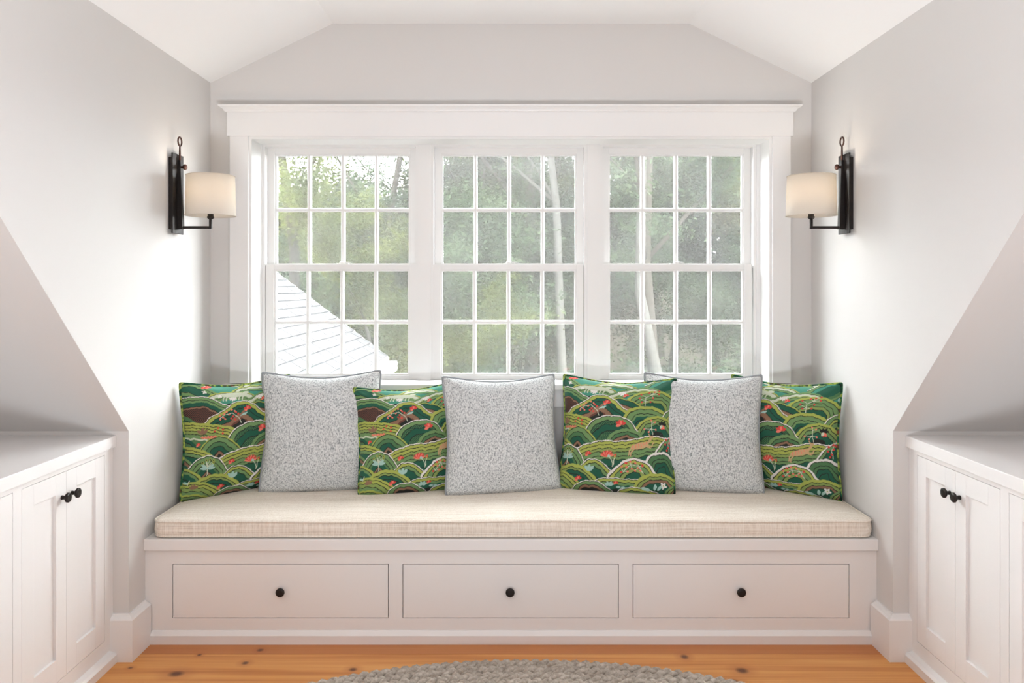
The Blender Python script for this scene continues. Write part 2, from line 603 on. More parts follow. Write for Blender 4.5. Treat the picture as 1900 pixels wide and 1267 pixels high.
# ------------------------------------------------------------------ windows: three double-hung units
YU, YL = YJ + 0.055, YJ + 0.012      # planes (front faces) of the upper and the lower sash
GC = (-0.0, )
su, sl, sf = F / YU, F / YL, F / YJ
def xr(px, D): return (px - CX) * D / F
def zr(py, D): return EYE - (py - CY) * D / F
units = [dict(c=635.2), dict(c=944.3), dict(c=1254.6)]
fx0, fx1 = OX0 + jt, OX1 - jt
ztop, zbot = OZ1 - jt, OZ0 + .022
mull = [(775.5, 797.5), (1088, 1115)]
bounds = [fx0] + [sum(xr(p, YJ) for p in mm) / 2 for mm in mull] + [fx1]
def ring(m, x0, x1, z0, z1, wl, wr, wt, wb_, y0, y1, bev=0.0):
    m.box(x0, x0 + wl, y0, y1, z0, z1, bev); m.box(x1 - wr, x1, y0, y1, z0, z1, bev)
    m.box(x0 + wl, x1 - wr, y0, y1, z1 - wt, z1, bev); m.box(x0 + wl, x1 - wr, y0, y1, z0, z0 + wb_, bev)
for i, u in enumerate(units):
    wlab = ('double-hung window beside the left alcove wall', 'middle double-hung window of the three', 'double-hung window beside the right alcove wall')[i]
    win = empty('window_%d' % (i + 1), (xr(u['c'], YJ), YJ, zbot), label='white ' + wlab + ' with divided panes', cat='window', **S)
    sx0, sx1 = xr(u['c'] - 137.3, YU), xr(u['c'] + 137.3, YU)      # sash opening
    zt = zr(275, YU)
    fm = MB()
    ring(fm, bounds[i], bounds[i + 1], zbot - .012, ztop + .004, sx0 - .016 - bounds[i], bounds[i + 1] - sx1 - .016, ztop + .004 - zt - .012, .012, YJ, YJ + .14)
    fm.build('frame', M.vinyl, win)
    st = MB()
    ring(st, sx0 - .016, sx1 + .016, zbot, zt + .012, .014, .014, .012, .004, YJ + .008, YJ + .14)
    st.build('stop', M.vinyl, win)
    for which, D, gx, gy, ox, oy, mv, mh in (
            ('upper_sash', YU, (512.6 - 635.2, 757.8 - 635.2), (288.8, 488.5), (-139, 137.5 + 1.5), (274, 499), (573 - 635.2, 635.6 - 635.2, 698 - 635.2), 389),
            ('lower_sash', YL, (511 - 635.2, 756.5 - 635.2), (503.2, 693.3), (-142.5, 136.5 + 1.5), (490.5, 705.5), (570.6 - 635.2, 633.6 - 635.2, 696.6 - 635.2), 598)):
        dy = 0.035
        c = u['c'] + (0 if which == 'upper_sash' else (0, 0.5, 2.2)[i])
        m = MB()
        ax0, ax1 = xr(c + ox[0], D), xr(c + ox[1], D)
        az1, az0 = zr(oy[0], D), zr(oy[1], D)
        g0, g1 = xr(c + gx[0], D), xr(c + gx[1], D)
        gz1, gz0 = zr(gy[0], D), zr(gy[1], D)
        if which == 'upper_sash':
            ax0, ax1 = max(ax0, sx0 - .002), min(ax1, sx1 + .002)
        ring(m, ax0, ax1, az0, az1, g0 - .008 - ax0, ax1 - g1 - .008, az1 - gz1 - .008, gz0 - .008 - az0, D, D + dy, 0.0015)
        sash = m.build(which, M.vinyl, win)
        # glazing bead, slightly recessed
        bd = MB()
        ring(bd, g0 - .008, g1 + .008, gz0 - .008, gz1 + .008, .008, .008, .008, .008, D + .007, D + dy - .004)
        bd.build('glazing_bead', M.vinyl, sash)
        mw = 0.0100
        xs = [g0] + [xr(c + q, D) for q in mv] + [g1]
        zm = zr(mh, D)
        yg = D + .016
        zs = [gz0, zm, gz1]
        for k in range(3):
            mm = MB()
            x = xs[k + 1]
            mm.prism([(x - mw, yg - .002, gz0), (x - mw * .55, yg - .011, gz0), (x + mw * .55, yg - .011, gz0), (x + mw, yg - .002, gz0), (x + mw, yg + .010, gz0), (x - mw, yg + .010, gz0)], (0, 0, gz1 - gz0))
            mm.build('muntin', M.vinyl, sash)
        mm = MB()
        mm.prism([(g0, yg - .0022, zm - mw), (g0, yg - .0112, zm - mw * .55), (g0, yg - .0112, zm + mw * .55), (g0, yg - .0022, zm + mw), (g0, yg + .0102, zm + mw), (g0, yg + .0102, zm - mw)], (g1 - g0, 0, 0))
        mm.build('muntin', M.vinyl, sash)
        for a in range(4):
            for b in range(2):
                xa = xs[a] + (mw * .6 if a else -.004); xb = xs[a + 1] - (mw * .6 if a < 3 else -.004)
                za = zs[b] + (mw * .6 if b else -.004); zb = zs[b + 1] - (mw * .6 if b < 1 else -.004)
                box('pane', xa, xb, yg + .001, yg + .005, za, zb, M.glass, sash)
        if which == 'lower_sash':
            lk = MB()
            xc = (g0 + g1) / 2
            lk.box(xc - .030, xc + .034, D + .004, D + .028, az1 - .001, az1 + .006, .002)
            lk.lathe([(.013, 0), (.013, .008), (.009, .012)], (xc, D + .016, az1 + .004), sides=16)
            lk.box(xc - .004, xc + .040, D + .006, D + .016, az1 + .008, az1 + .013, .002)
            lk.build('sash_lock', M.vinyl, win)
    mk('screen', [(sx0 - .01, YU + .075, zbot), (sx1 + .01, YU + .075, zbot), (sx1 + .01, YU + .075, zt + .01), (sx0 - .01, YU + .075, zt + .01)], [(0, 1, 2, 3)], M.screen, win, label='fine insect screen outside the panes')

# ------------------------------------------------------------------ window bench
def knob(parent, at, axis, name='knob', r=.0175, out=.024):
    m = MB()
    m.lathe([(.0075, 0), (.0075, .002), (.0068, .004), (.0065, out * .5), (r * .8, out * .62), (r, out * .74), (r, out * .93), (r * .93, out), (r * .5, out * 1.03)], at, axis, 28)
    return m.build(name, M.black, parent, True, label='round black knob')

bench = empty('window_bench', (0, YF + .3, 0), label='white built-in window bench with three drawers', cat='bench')
dz1, dz0 = zr(1047, YF), zr(1146, YF)
dr = [(321, 720), (748, 1147), (1175, 1575)]
face = MB()
g = 0.0022
xs = [-HW] + [v for a, b in dr for v in (xr(a, YF), xr(b, YF))] + [HW]
yb0, yb1 = YF, YF + .022
face.box(-HW, HW, yb0, yb1, dz1 + g, 0.372)
face.box(-HW, HW, yb0, yb1, 0, dz0 - g)
for k in range(0, 8, 2):
    face.box(xs[k] + (g if k else 0), xs[k + 1] - (g if k < 6 else 0), yb0, yb1, dz0 - g, dz1 + g)
face.build('face_frame', M.cab, bench)
box('carcass', -HW, HW, YF + .024, YB, 0.02, 0.37, M.dark, bench)
box('seat_top', -HW, HW, YN, YB, 0.370, 0.415, M.cab, bench, 0.003)
sk = MB()
sk.prism([(-HW + .026, YF, 0), (-HW + .026, YN, 0), (-HW + .026, YN, zr(1180, YN)), (-HW + .026, YF - .003, zr(1172.5, YN)), (-HW + .026, YF, zr(1172.5, YN))], (2 * HW - .052, 0, 0))
sk.build('toe_board', M.cab, bench)
for k, (a, b) in enumerate(dr):
    d = box('drawer', xr(a, YF) + g * .2, xr(b, YF) - g * .2, YF, YF + .02, dz0 + g * .2, dz1 - g * .2, M.cab, bench, 0.0008)
    kx = xr((519.5, 946.5, 1376)[k], YF - .02)
    knob(d, (kx, YF, zr(1099.5, YF - .02)), (0, -1, 0))

# seat cushion: boxed mattress with piped edges
CZ0, CZ1 = 0.4155, zr(967.5, 3.10)
cx0, cx1, cy0, cy1 = xr(282, 3.10), xr(1622, 3.10), 3.094, YB - .03
def rrect(ins, n=200, wob=0.0, z=0.0):
    x0, x1, y0, y1 = cx0 + ins, cx1 - ins, cy0 + ins, cy1 - ins
    r = max(.012, .045 - ins * .3)
    pts = []
    segs = [((x0 + r, y0), (x1 - r, y0), 90), ((x1 - r, y0 + r), -90, 6), ((x1, y0 + r), (x1, y1 - r), 24), ((x1 - r, y1 - r), 0, 6),
            ((x1 - r, y1), (x0 + r, y1), 90), ((x0 + r, y1 - r), 90, 6), ((x0, y1 - r), (x0, y0 + r), 24), ((x0 + r, y0 + r), 180, 6)]
    for q in segs:
        if isinstance(q[1], tuple):
            for k in range(q[2]):
                t = k / q[2]
                pts.append((q[0][0] + (q[1][0] - q[0][0]) * t, q[0][1] + (q[1][1] - q[0][1]) * t))
        else:
            for k in range(q[2]):
                a = math.radians(q[1] + 90 * k / q[2])
                pts.append((q[0][0] + r * math.cos(a), q[0][1] + r * math.sin(a)))
    return pts
def wav(x, y, amp):
    return amp * (math.sin(x * 5.1 + 1.0) * .5 + math.sin(x * 11.3 + y * 4) * .3 + math.sin(x * 2.3 + .5) * .6)
def cring(ins, z, amp):
    return [(x, y, z + wav(x, y, amp)) for x, y in rrect(ins)]
rings = [cring(.010, CZ0, 0), cring(.002, CZ0 + .008, .0006), cring(-.002, CZ0 + .022, .001), cring(-.003, (CZ0 + CZ1) / 2, .002), cring(-.001, CZ1 - .012, .0025), cring(.001, CZ1, .0025),
         cring(.014, CZ1 + .006, .0025), cring(.05, CZ1 + .010, .003), cring(.11, CZ1 + .013, .003), cring(.19, CZ1 + .013, .003), cring(.27, CZ1 + .012, .002), cring(.30, CZ1 + .012, .002)]
n = len(rings[0])
vs = [p for r_ in rings for p in r_]
fs = []
for r_ in range(len(rings) - 1):
    for k in range(n):
        l = (k + 1) % n
        fs.append((r_ * n + k, r_ * n + l, (r_ + 1) * n + l, (r_ + 1) * n + k))
fs.append(tuple(range(n - 1, -1, -1)))
fs.append(tuple((len(rings) - 1) * n + k for k in range(n)))
seat = empty('seat_cushion', (0, YF + .3, CZ0), label='long beige linen cushion on the window bench', cat='cushion')
mk('cover', vs, fs, M.linen, seat, True)
MB().tube(cring(.001, CZ1 + .0005, .0025), .0050, 8, closed=True).build('piping', M.linen, seat, True)
MB().tube(cring(.003, CZ0 + .008, .0006), .0042, 8, closed=True).build('piping', M.linen, seat, True)

# ------------------------------------------------------------------ side cabinets and counters
XC = 1.509
def cab_y(px): return F * XC / (CX - px)
for s, side in ((-1, 'left'), (1, 'right')):
    B = lambda x0, x1, *a: (s * x0, s * x1) + a
    zt, zb = 0.786, 0.097
    box('countertop', s * (XC - .0125), s * 2.7, 1.55, YE, 0.805, 0.848, M.cab, None, 0.003, label='white countertop under the roof slope, %s of the bench' % side, cat='countertop')
    d_far, d_mid, d_near = cab_y(194), cab_y(123.6), cab_y(40.5)
    st = cab_y(40.5) - cab_y(23.5)
    units2 = [('near', YE - .001, d_far, d_mid, d_near, d_near - st / 2)]
    w = d_far - d_near
    f2 = d_near - st
    units2.append(('far', d_near - st / 2, f2, f2 - w / 2, f2 - w, f2 - w - st / 2))
    units2.append(('end', f2 - w - st / 2, f2 - w - st, None, None, 1.56))
    for nm, ya, e0, e1, e2, yz in units2:
        if e1 is None:
            continue
        lab = ('white two-door base cabinet next to the %s alcove corner' if nm == 'near' else 'second white base cabinet from the %s alcove corner') % side
        cabn = empty('base_cabinet', (s * (XC + .25), (ya + yz) / 2, 0), label=lab, cat='cabinet')
        fm = MB()
        t = .02
        fm.box(s * XC, s * (XC + t), yz, ya, zt + .0018, .805); fm.box(s * XC, s * (XC + t), yz, ya, 0.0, zb - .0018)
        fm.box(s * XC, s * (XC + t), e0 + .0018, ya, zb - .0018, zt + .0018); fm.box(s * XC, s * (XC + t), yz, e2 - .0018, zb - .0018, zt + .0018)
        fm.build('face_frame', M.cab, cabn)
        box('carcass', s * (XC + .023), s * 2.05, yz, ya, 0.0, .803, M.cab, cabn)
        pl = MB()
        pl.prism([(s * XC, ya - .026, 0), (s * (XC - .028), ya - .026, 0), (s * (XC - .028), ya - .026, .030), (s * (XC - .020), ya - .026, .038), (s * XC, ya - .026, .044)], (0, yz - ya + .026, 0))
        pl.build('toe_board', M.cab, cabn)
        for q, (da, db) in enumerate(((e0, e1 + .0008), (e1 - .0008, e2))):
            dm = MB()
            sw, rt, rb = .061, .066, .076
            xa, xb = s * XC, s * (XC + .019)
            dm.box(xa, xb, da - sw, da, zb, zt, .0008); dm.box(xa, xb, db, db + sw, zb, zt, .0008)
            dm.box(xa, xb, db + sw, da - sw, zt - rt, zt, .0008); dm.box(xa, xb, db + sw, da - sw, zb, zb + rb, .0008)
            door = dm.build('door', M.cab, cabn)
            box('panel', s * (XC + .0095), s * (XC + .016), db + sw - .004, da - sw + .004, zb + rb - .004, zt - rt + .004, M.cab, door)
            ky = (e1 + .031) if q == 0 else (e1 - .029)
            knob(door, (s * XC, ky, .704), (-s, 0, 0), r=.0165, out=.026)

# ------------------------------------------------------------------ wall sconces
def sconce(s, side):
    y0, y1 = 3.300, 3.409
    ym = (y0 + y1) / 2
    z0, z1 = 1.639, 1.980
    xw = HW
    e = empty('wall_sconce', (s * xw, ym, z0), label='black iron sconce with cream drum shade on the %s alcove wall' % side, cat='wall lamp')
    X = lambda d: s * (xw - d)
    box('mounting_box', X(0), X(.017), y0 + .008, y1 - .008, z0 + .018, z1 - .018, M.black, e, .002)
    box('back_plate', X(.016), X(.022), y0, y1, z0, z1, M.black, e, .001)
    # tapered bar
    b = MB()
    zb0, zb1 = 1.660, 1.955
    w0, w1 = .0125, .006
    vs = []
    for z, w, t0, t1 in ((zb0, w0, .022, .044), (zb1, w1, .022, .034)):
        vs += [(X(t0), ym - w, z), (X(t1), ym - w, z), (X(t1), ym + w, z), (X(t0), ym + w, z)]
    fs = [(0, 1, 2, 3), (7, 6, 5, 4)] + [(i, 4 + i, 4 + (i + 1) % 4, (i + 1) % 4) for i in range(4)]
    if s < 0: fs = [tuple(reversed(f)) for f in fs]
    b.add(vs, fs)
    b.build('tapered_bar', M.black, e)
    r = MB()
    zr0 = 2.0355; rad = .0185
    r.tube([(X(.029), ym, 1.95), (X(.029), ym, zr0 - rad)], [.0055, .0036], 8)
    r.tube([(X(.029), ym + rad * math.sin(a * math.pi / 12), zr0 - rad * math.cos(a * math.pi / 12)) for a in range(24)], .0036, 8, closed=True)
    r.build('loop', M.bronze, e, True, label='thin bronze loop above the plate')
    k = MB()
    k.lathe([(.0055, 0), (.0055, .010), (.011, .012), (.0125, .016), (.0125, .020), (.009, .024), (.003, .0255)], (X(.034), ym, 1.926), (-s, 0, 0), 20)
    k.build('thumb_screw', M.bronze, e, True)
    xs_ = .161
    a = MB()
    za = 1.667
    a.box(X(.030), X(xs_ + .0045), ym - .005, ym + .005, za - .0055, za + .0055, .001)
    a.box(X(xs_ - .0055), X(xs_ + .0055), ym - .0055, ym + .0055, za - .0055, 1.705, .001)
    a.build('arm', M.black, e)
    c = MB()
    c.lathe([(.0085, 0), (.0145, .006), (.0145, .012), (.0125, .012), (.0125, .045), (.006, .047)], (X(xs_), ym, 1.702), (0, 0, 1), 20)
    c.build('socket', M.black, e, True)
    bl = MB()
    bl.lathe([(.010, 0), (.012, .012), (.022, .035), (.026, .055), (.020, .075), (.006, .083)], (X(xs_), ym, 1.748), (0, 0, 1), 20)
    bl.build('bulb', M.bulb, e, True)
    sh = MB()
    zs0, zs1, rb, rt = 1.716, 1.890, .104, .099
    sh.lathe([(rb, 0), (rt, zs1 - zs0), (rt - .0015, zs1 - zs0), (rb - .0015, 0), (rb, 0)], (X(xs_), ym, zs0), (0, 0, 1), 48, False)
    so = sh.build('shade', M.shade, e, True, label='cream fabric drum shade')
    sp = MB()
    for q in range(3):
        aa = q * 2 * math.pi / 3 + .5
        sp.tube([(X(xs_), ym, 1.748), (X(xs_) + rb * .985 * math.cos(aa), ym + rb * .985 * math.sin(aa), 1.728)], .0012, 5)
    sp.build('shade_spider', M.vinyl, so)
    for z, rr in ((zs0 + .002, rb), (zs1 - .002, rt)):
        hm = MB()
        hm.tube([(X(xs_) + rr * math.cos(k * math.pi / 24), ym + rr * math.sin(k * math.pi / 24), z) for k in range(48)], .0016, 5, closed=True)
        hm.build('shade_hem', M.shade, so, True)
    d = bpy.data.lights.new('sconce_glow', 'POINT')
    d.energy = 1.3; d.color = (1, 0.88, 0.74); d.shadow_soft_size = .03
    lo = bpy.data.objects.new('sconce_glow', d)
    lo.parent = e
    lo.location = Vector((X(xs_), ym, 1.845)) - ORG[e.name]
    COL.objects.link(lo)
sconce(-1, 'left')
sconce(1, 'right')

# ------------------------------------------------------------------ printed cloth: stylised hills (fabric coordinates of one pillow face)
PAL = dict(W=(236, 232, 226), L=(170, 180, 84), l=(138, 160, 86), G=(112, 148, 92), g=(76, 120, 76), D=(20, 88, 66), d=(14, 64, 50), k=(26, 30, 26),
           B=(142, 106, 82), b=(104, 60, 50), P=(206, 214, 190), T=(64, 144, 122), R=(214, 62, 58), C=(238, 122, 104), t=(204, 168, 124), c=(168, 204, 194))
PAL = {k: np.array([s2l(x) for x in v]) for k, v in PAL.items()}
HILLS = [  # crest points, bands from the crest inwards (colour, width), back to front
    ([(-200, 130), (-100, 60), (20, 40), (130, 70), (240, 150)], 'L14 k4 G20 k4 P20 D60'),
    ([(120, 160), (240, 70), (380, 50), (520, 80), (640, 170)], 'W7 k4 G20 k4 P22 k3 T50'),
    ([(480, 170), (620, 80), (780, 55), (900, 85), (1010, 170)], 'L14 k4 P22 k4 G22 T50'),
    ([(860, 180), (980, 90), (1110, 60), (1230, 90), (1350, 180)], 'W7 k4 G24 k4 T30 D50'),
    ([(380, 260), (480, 170), (600, 140), (740, 165), (830, 250)], 'L12 k4 P26 k3 G22 k4 T60'),
    ([(-60, 150), (60, 95), (150, 90), (240, 140), (330, 230)], 'G22 k4 G26 k4 D40 k4 D90'),
    ([(-120, 260), (-40, 190), (60, 170), (160, 200), (260, 270)], 'D40 k4 G30 k4 D60'),
    ([(140, 330), (230, 255), (330, 210), (470, 205), (590, 240), (680, 320)], 'L12 k3 P34 G14 k3 G22 T40 k4 k30'),
    ([(560, 310), (680, 245), (800, 210), (920, 215), (1010, 260), (1080, 330)], 'G16 k3 P24 l14 k3 G22 k4 T30 D50'),
    ([(960, 300), (1080, 245), (1180, 180), (1260, 150), (1330, 160)], 'g26 G20 k3 T26 D60'),
    ([(1120, 360), (1180, 300), (1260, 285), (1330, 300)], 'W10 k4 G30 k4 B30 D40'),
    ([(700, 400), (740, 330), (820, 280), (920, 258), (1030, 268), (1110, 310), (1155, 370), (1180, 450)], 'L22 k4 G30 k4 G26 k4 l24 k4 D60 k4 B22 k60'),
    ([(-140, 340), (-40, 285), (60, 262), (180, 250), (260, 266), (330, 315), (420, 370)], 'W8 k3 G22 k4 G20 D34 k4 B12 b80'),
    ([(-160, 420), (-90, 390), (0, 420), (90, 470), (160, 540)], 'g30 k4 D40 k4 G40'),
    ([(560, 380), (640, 345), (730, 362), (820, 405), (880, 470)], 'L10 k4 D42 k4 B26 k4 D40'),
    ([(170, 510), (250, 445), (340, 400), (410, 345), (480, 316), (560, 324), (625, 372), (680, 430), (760, 480)], 'W7 k3 L26 k4 D26 k4 D34 k4 B36 b14 k80'),
    ([(670, 560), (740, 455), (850, 420), (960, 424), (1045, 460), (1100, 520)], 'L26 k4 G34 k4 G20 D28 k4 D80'),
    ([(1010, 540), (1060, 465), (1130, 425), (1230, 405), (1330, 420)], 'W8 k3 G26 k4 L18 k4 G30 k4 D60'),
    ([(-180, 560), (-80, 500), (30, 488), (150, 498), (280, 520), (400, 552), (500, 600)], 'L22 k4 L18 k4 L20 k4 l22 k4 G30 P16 g40'),
    ([(780, 640), (850, 550), (950, 506), (1060, 512), (1135, 560), (1190, 640)], 'L22 k4 l22 k4 G24 k4 D50 k60'),
    ([(-200, 640), (-100, 600), (0, 620), (110, 690), (200, 780)], 'D26 k4 g22 k4 D60'),
    ([(350, 690), (410, 600), (500, 536), (600, 518), (690, 530), (765, 572), (815, 650)], 'W8 k4 G32 k4 g26 k4 D50 k5 g90'),
    ([(110, 790), (180, 675), (280, 620), (370, 640), (440, 700), (530, 790)], 'L12 k4 G34 k4 g30 k4 D34 k4 B20 k60'),
    ([(530, 790), (600, 680), (690, 634), (790, 642), (860, 690), (900, 750)], 'G26 k4 g24 k4 B20 k70'),
    ([(-220, 800), (-120, 720), (-10, 700), (90, 712), (180, 740), (280, 810)], 'L24 k4 L18 k4 G24 k4 D40'),
    ([(230, 870), (330, 800), (420, 768), (540, 742), (660, 742), (790, 716), (900, 684), (1000, 680), (1120, 700), (1220, 770)], 'W9 k3 L22 k4 L24 k4 l22 k4 G30 k4 G22 k4 D60 k4 D60'),
    ([(930, 900), (985, 790), (1060, 710), (1150, 662), (1260, 650)], 'W12 k3 G22 k4 D40 k4 D70'),
    ([(860, 950), (915, 852), (1010, 814), (1090, 820), (1150, 862), (1190, 940)], 'W20 k4 g32 k4 g22 k4 D30 k4 D60'),
    ([(-180, 880), (-100, 820), (0, 800), (70, 840), (140, 920)], 'G20 k4 B20 D50'),
    ([(40, 900), (100, 825), (180, 786), (250, 792), (320, 836), (370, 910), (400, 1010)], 'W8 k4 G28 k4 G24 k4 g18 D40 k4 B14 k60'),
    ([(350, 960), (410, 912), (480, 908), (550, 945), (610, 1005), (670, 1080)], 'W7 k4 L20 k4 G24 k4 D60 k4 D60'),
    ([(570, 1050), (650, 955), (740, 892), (830, 886), (915, 922), (1000, 1030)], 'W18 k4 L22 k4 G30 k4 l26 k4 D90'),
    ([(-220, 960), (-120, 900), (0, 885), (90, 920), (150, 960), (200, 1040)], 'L20 k4 G20 D40 k4 D50'),
    ([(80, 1080), (150, 995), (260, 957), (370, 978), (450, 1035), (520, 1130)], 'L28 k4 l16 k4 D28 k4 D40 k70'),
    ([(430, 1130), (500, 1075), (620, 1060), (740, 1064), (860, 1056), (950, 1100)], 'W6 k3 L22 k4 G22 D40 k60'),
    ([(740, 1240), (810, 1080), (890, 1018), (1000, 998), (1090, 1008), (1150, 1056), (1190, 1130)], 'L26 k4 l20 k4 B22 k3 D60 k4 D80'),
    ([(-220, 1080), (-120, 1030), (0, 1020), (120, 1014), (230, 1040), (340, 1120), (400, 1200)], 'L20 k4 L22 k4 l30 k4 G60'),
    ([(270, 1190), (340, 1116), (430, 1094), (520, 1108), (620, 1180)], 'W7 k3 G24 k4 B20 k60'),
    ([(600, 1230), (700, 1150), (820, 1130), (940, 1150), (1060, 1210)], 'W7 k3 L20 k4 G30 D60'),
    ([(1000, 1240), (1080, 1130), (1180, 1080), (1300, 1080)], 'G18 k4 l18 k4 B18 k4 D40'),
    ([(-60, 1240), (20, 1150), (120, 1130), (230, 1160), (300, 1240)], 'L20 k4 G22 k4 g40'),
]
def crest(pts, m=6):
    p = [np.array(q, float) for q in pts]
    p = [2 * p[0] - p[1]] + p + [2 * p[-1] - p[-2]]
    out = []
    for i in range(1, len(p) - 2):
        for k in range(m):
            t = k / m
            out.append(.5 * ((2 * p[i]) + (-p[i - 1] + p[i + 1]) * t + (2 * p[i - 1] - 5 * p[i] + 4 * p[i + 1] - p[i + 2]) * t * t + (-p[i - 1] + 3 * p[i] - 3 * p[i + 1] + p[i + 2]) * t ** 3))
    out.append(p[-2])
    return np.array(out)

def seg_dist(X, Y, pts):
    d = np.full(X.shape, 1e9)
    for a, b in zip(pts[:-1], pts[1:]):
        ab = b - a
        t = np.clip(((X - a[0]) * ab[0] + (Y - a[1]) * ab[1]) / max(ab @ ab, 1e-6), 0, 1)
        d = np.minimum(d, np.hypot(X - a[0] - t * ab[0], Y - a[1] - t * ab[1]))
    return d

def print_colours(X, Y):
    """X, Y: flat arrays of fabric coordinates (about 0..1200, Y down) -> linear colours"""
    X = X + 3.0 * np.sin(Y * .045) + 2.0 * np.sin(Y * .11 + 1.3)
    C = np.tile(PAL['D'], (X.size, 1))
    sky = Y < 330
    C[sky] = PAL['T'] * .9
    for hi, (pts, bands) in enumerate(HILLS):
        cr = crest(pts)
        o = np.argsort(cr[:, 0])
        wob = 3.5 * np.sin(X * .062 + hi) + 2.2 * np.sin(X * .13 + hi * 2.1)
        ytop = np.interp(X, cr[o, 0], cr[o, 1]) + wob * .7
        m = (X > cr[:, 0].min()) & (X < cr[:, 0].max()) & (Y > ytop)
        idx = np.nonzero(m)[0]
        if idx.size == 0: continue
        x, y = X[idx], Y[idx]
        d = seg_dist(x, y - wob[idx] * .7, cr)
        d = d + 2.5 * np.sin(x * .08 + y * .03 + hi) * np.clip(d / 40, 0, 1)
        acc = 0.0
        toks = bands.split()
        bot = Y[idx] < max(cr[:, 1]) + 160
        col = np.zeros((idx.size, 3)); done = np.zeros(idx.size, bool)
        for ti, tk in enumerate(toks):
            w = float(tk[1:])
            acc += (w * 1.6 if tk[0] == 'k' and w < 6 else w)
            sel = (~done) & ((d < acc) if ti < len(toks) - 1 else True)
            cc = PAL[tk[0]]
            col[sel] = cc
            done |= sel
        if bands.endswith('b80') or bands.endswith('g90'):
            core = PAL['b'] if bands.endswith('b80') else PAL['g']
            e2 = np.all(np.abs(col - core) < 1e-6, axis=1) & (((np.floor(x / 9) + np.floor(y / 9)) % 2) == 0)
            col[e2] = PAL['k'] if bands.endswith('b80') else PAL['d']
        C[idx] = col
    def disc(cx, cy, r, c, ry=None):
        C[((X - cx) / r) ** 2 + ((Y - cy) / (ry or r)) ** 2 < 1] = PAL[c]
    def petal(cx, cy, ang, ln, wd, c):
        a = math.radians(ang)
        u = ((X - cx) * math.cos(a) + (Y - cy) * math.sin(a)) / ln
        v = (-(X - cx) * math.sin(a) + (Y - cy) * math.cos(a)) / wd
        C[(u > 0) & (u < 1) & (np.abs(v) < np.sin(np.clip(u, 0, 1) * math.pi) ** .7)] = PAL[c]
    def line(pts, w, c):
        p = np.array(pts, float)
        m = (X > p[:, 0].min() - w) & (X < p[:, 0].max() + w) & (Y > p[:, 1].min() - w) & (Y < p[:, 1].max() + w)
        i = np.nonzero(m)[0]
        if i.size:
            dd = seg_dist(X[i], Y[i], p)
            C[i[dd < w]] = PAL[c]
    def bloom(x, y, s=1.0):
        for a_ in (-150, -110, -70, -30, 160): petal(x, y + 8 * s, a_, 40 * s, 11 * s, 'R' if a_ % 20 else 'C')
        petal(x, y + 6 * s, -90, 30 * s, 9 * s, 'C')
    def berries(stem, tips, c, r=8):
        line(stem, 3, 'P')
        for tx, ty in tips:
            j = min(stem, key=lambda q: math.hypot(q[0] - tx, q[1] - ty))
            line([j, (tx, ty)], 2.2, 'P'); disc(tx, ty, r, c)
    # flowers, sprigs and animals of the print
    for x, y, s in ((552, 400, 1.0), (678, 590, 1.15), (330, 1085, .85), (415, 865, .8), (710, 315, .7), (260, 140, .8), (-20, 330, .8), (-90, 700, .8), (645, 1105, .6), (1165, 560, .7), (220, 150, .6), (130, 690, .6), (-60, 870, .7)):
        bloom(x, y, s)
    line([(490, 525), (470, 470), (420, 430), (360, 440), (320, 470)], 3, 'P')
    for q in ((372, 415), (352, 432), (321, 448), (318, 480), (347, 462), (360, 478), (395, 440), (416, 398), (440, 412)): disc(q[0], q[1], 8, 'C')
    for q in ((430, 460), (440, 490), (470, 440), (410, 480), (450, 425)): disc(q[0], q[1], 9, 'R')
    for a_ in (-60, -30, 0, 25): petal(490, 470, a_, 70, 13, 'c' if a_ in (-30,) else 'B')
    berries([(870, 415), (868, 370), (880, 330), (930, 300)], [(825, 340), (838, 300), (838, 380), (912, 375), (940, 335), (945, 270), (985, 262), (990, 295), (905, 280)], 'R', 9)
    berries([(945, 670), (935, 620), (940, 570)], [(872, 625), (925, 545), (965, 560), (975, 625), (905, 650)], 'C', 8)
    for a_, c_ in ((-160, 'k'), (-120, 'k'), (-60, 'k'), (-20, 'k'), (100, 'R'), (60, 'C'), (130, 'P')): petal(1040, 580, a_, 42, 12, c_)
    for q in ((300, 555), (275, 582), (343, 572), (338, 606), (-40, 540), (-70, 560)): disc(q[0], q[1], 9, 'R')
    for a_ in (-140, -90, -40): petal(170, 600, a_, 60, 14, 'B')
    for q in range(14): petal(150 + q * 9, 628 + (q % 3) * 6, -20, 26, 4, 'C')
    # spotted deer
    C[((X - 835) / 78) ** 2 + ((Y - 775 + (X - 835) * .28) / 27) ** 2 < 1] = PAL['t']
    line([(900, 755), (925, 715), (935, 690)], 10, 't'); disc(935, 690, 20, 't', 11); line([(925, 685), (905, 668)], 4, 't')
    for pts in ([(775, 790), (748, 820), (750, 860)], [(790, 800), (762, 835), (765, 868)], [(895, 765), (935, 775), (960, 735)], [(885, 775), (925, 785)]): line(pts, 5, 't')
    for q in range(16): disc(775 + (q % 6) * 24, 790 - (q % 6) * 8 - 12 + (q // 6) * 12, 4, 'C')
    # fan flower and bud
    for a_ in range(-165, -20, 18): petal(575, 885, a_, 62, 8, 'R' if (a_ // 18) % 2 else 'C')
    for a_ in (-20, -40): petal(575, 885, a_, 30, 8, 'c')
    line([(615, 965), (610, 910), (590, 885)], 3, 'P'); line([(615, 965), (630, 900), (640, 880)], 3, 'P'); petal(630, 890, -60, 42, 10, 'R'); petal(632, 892, -75, 30, 6, 'L')
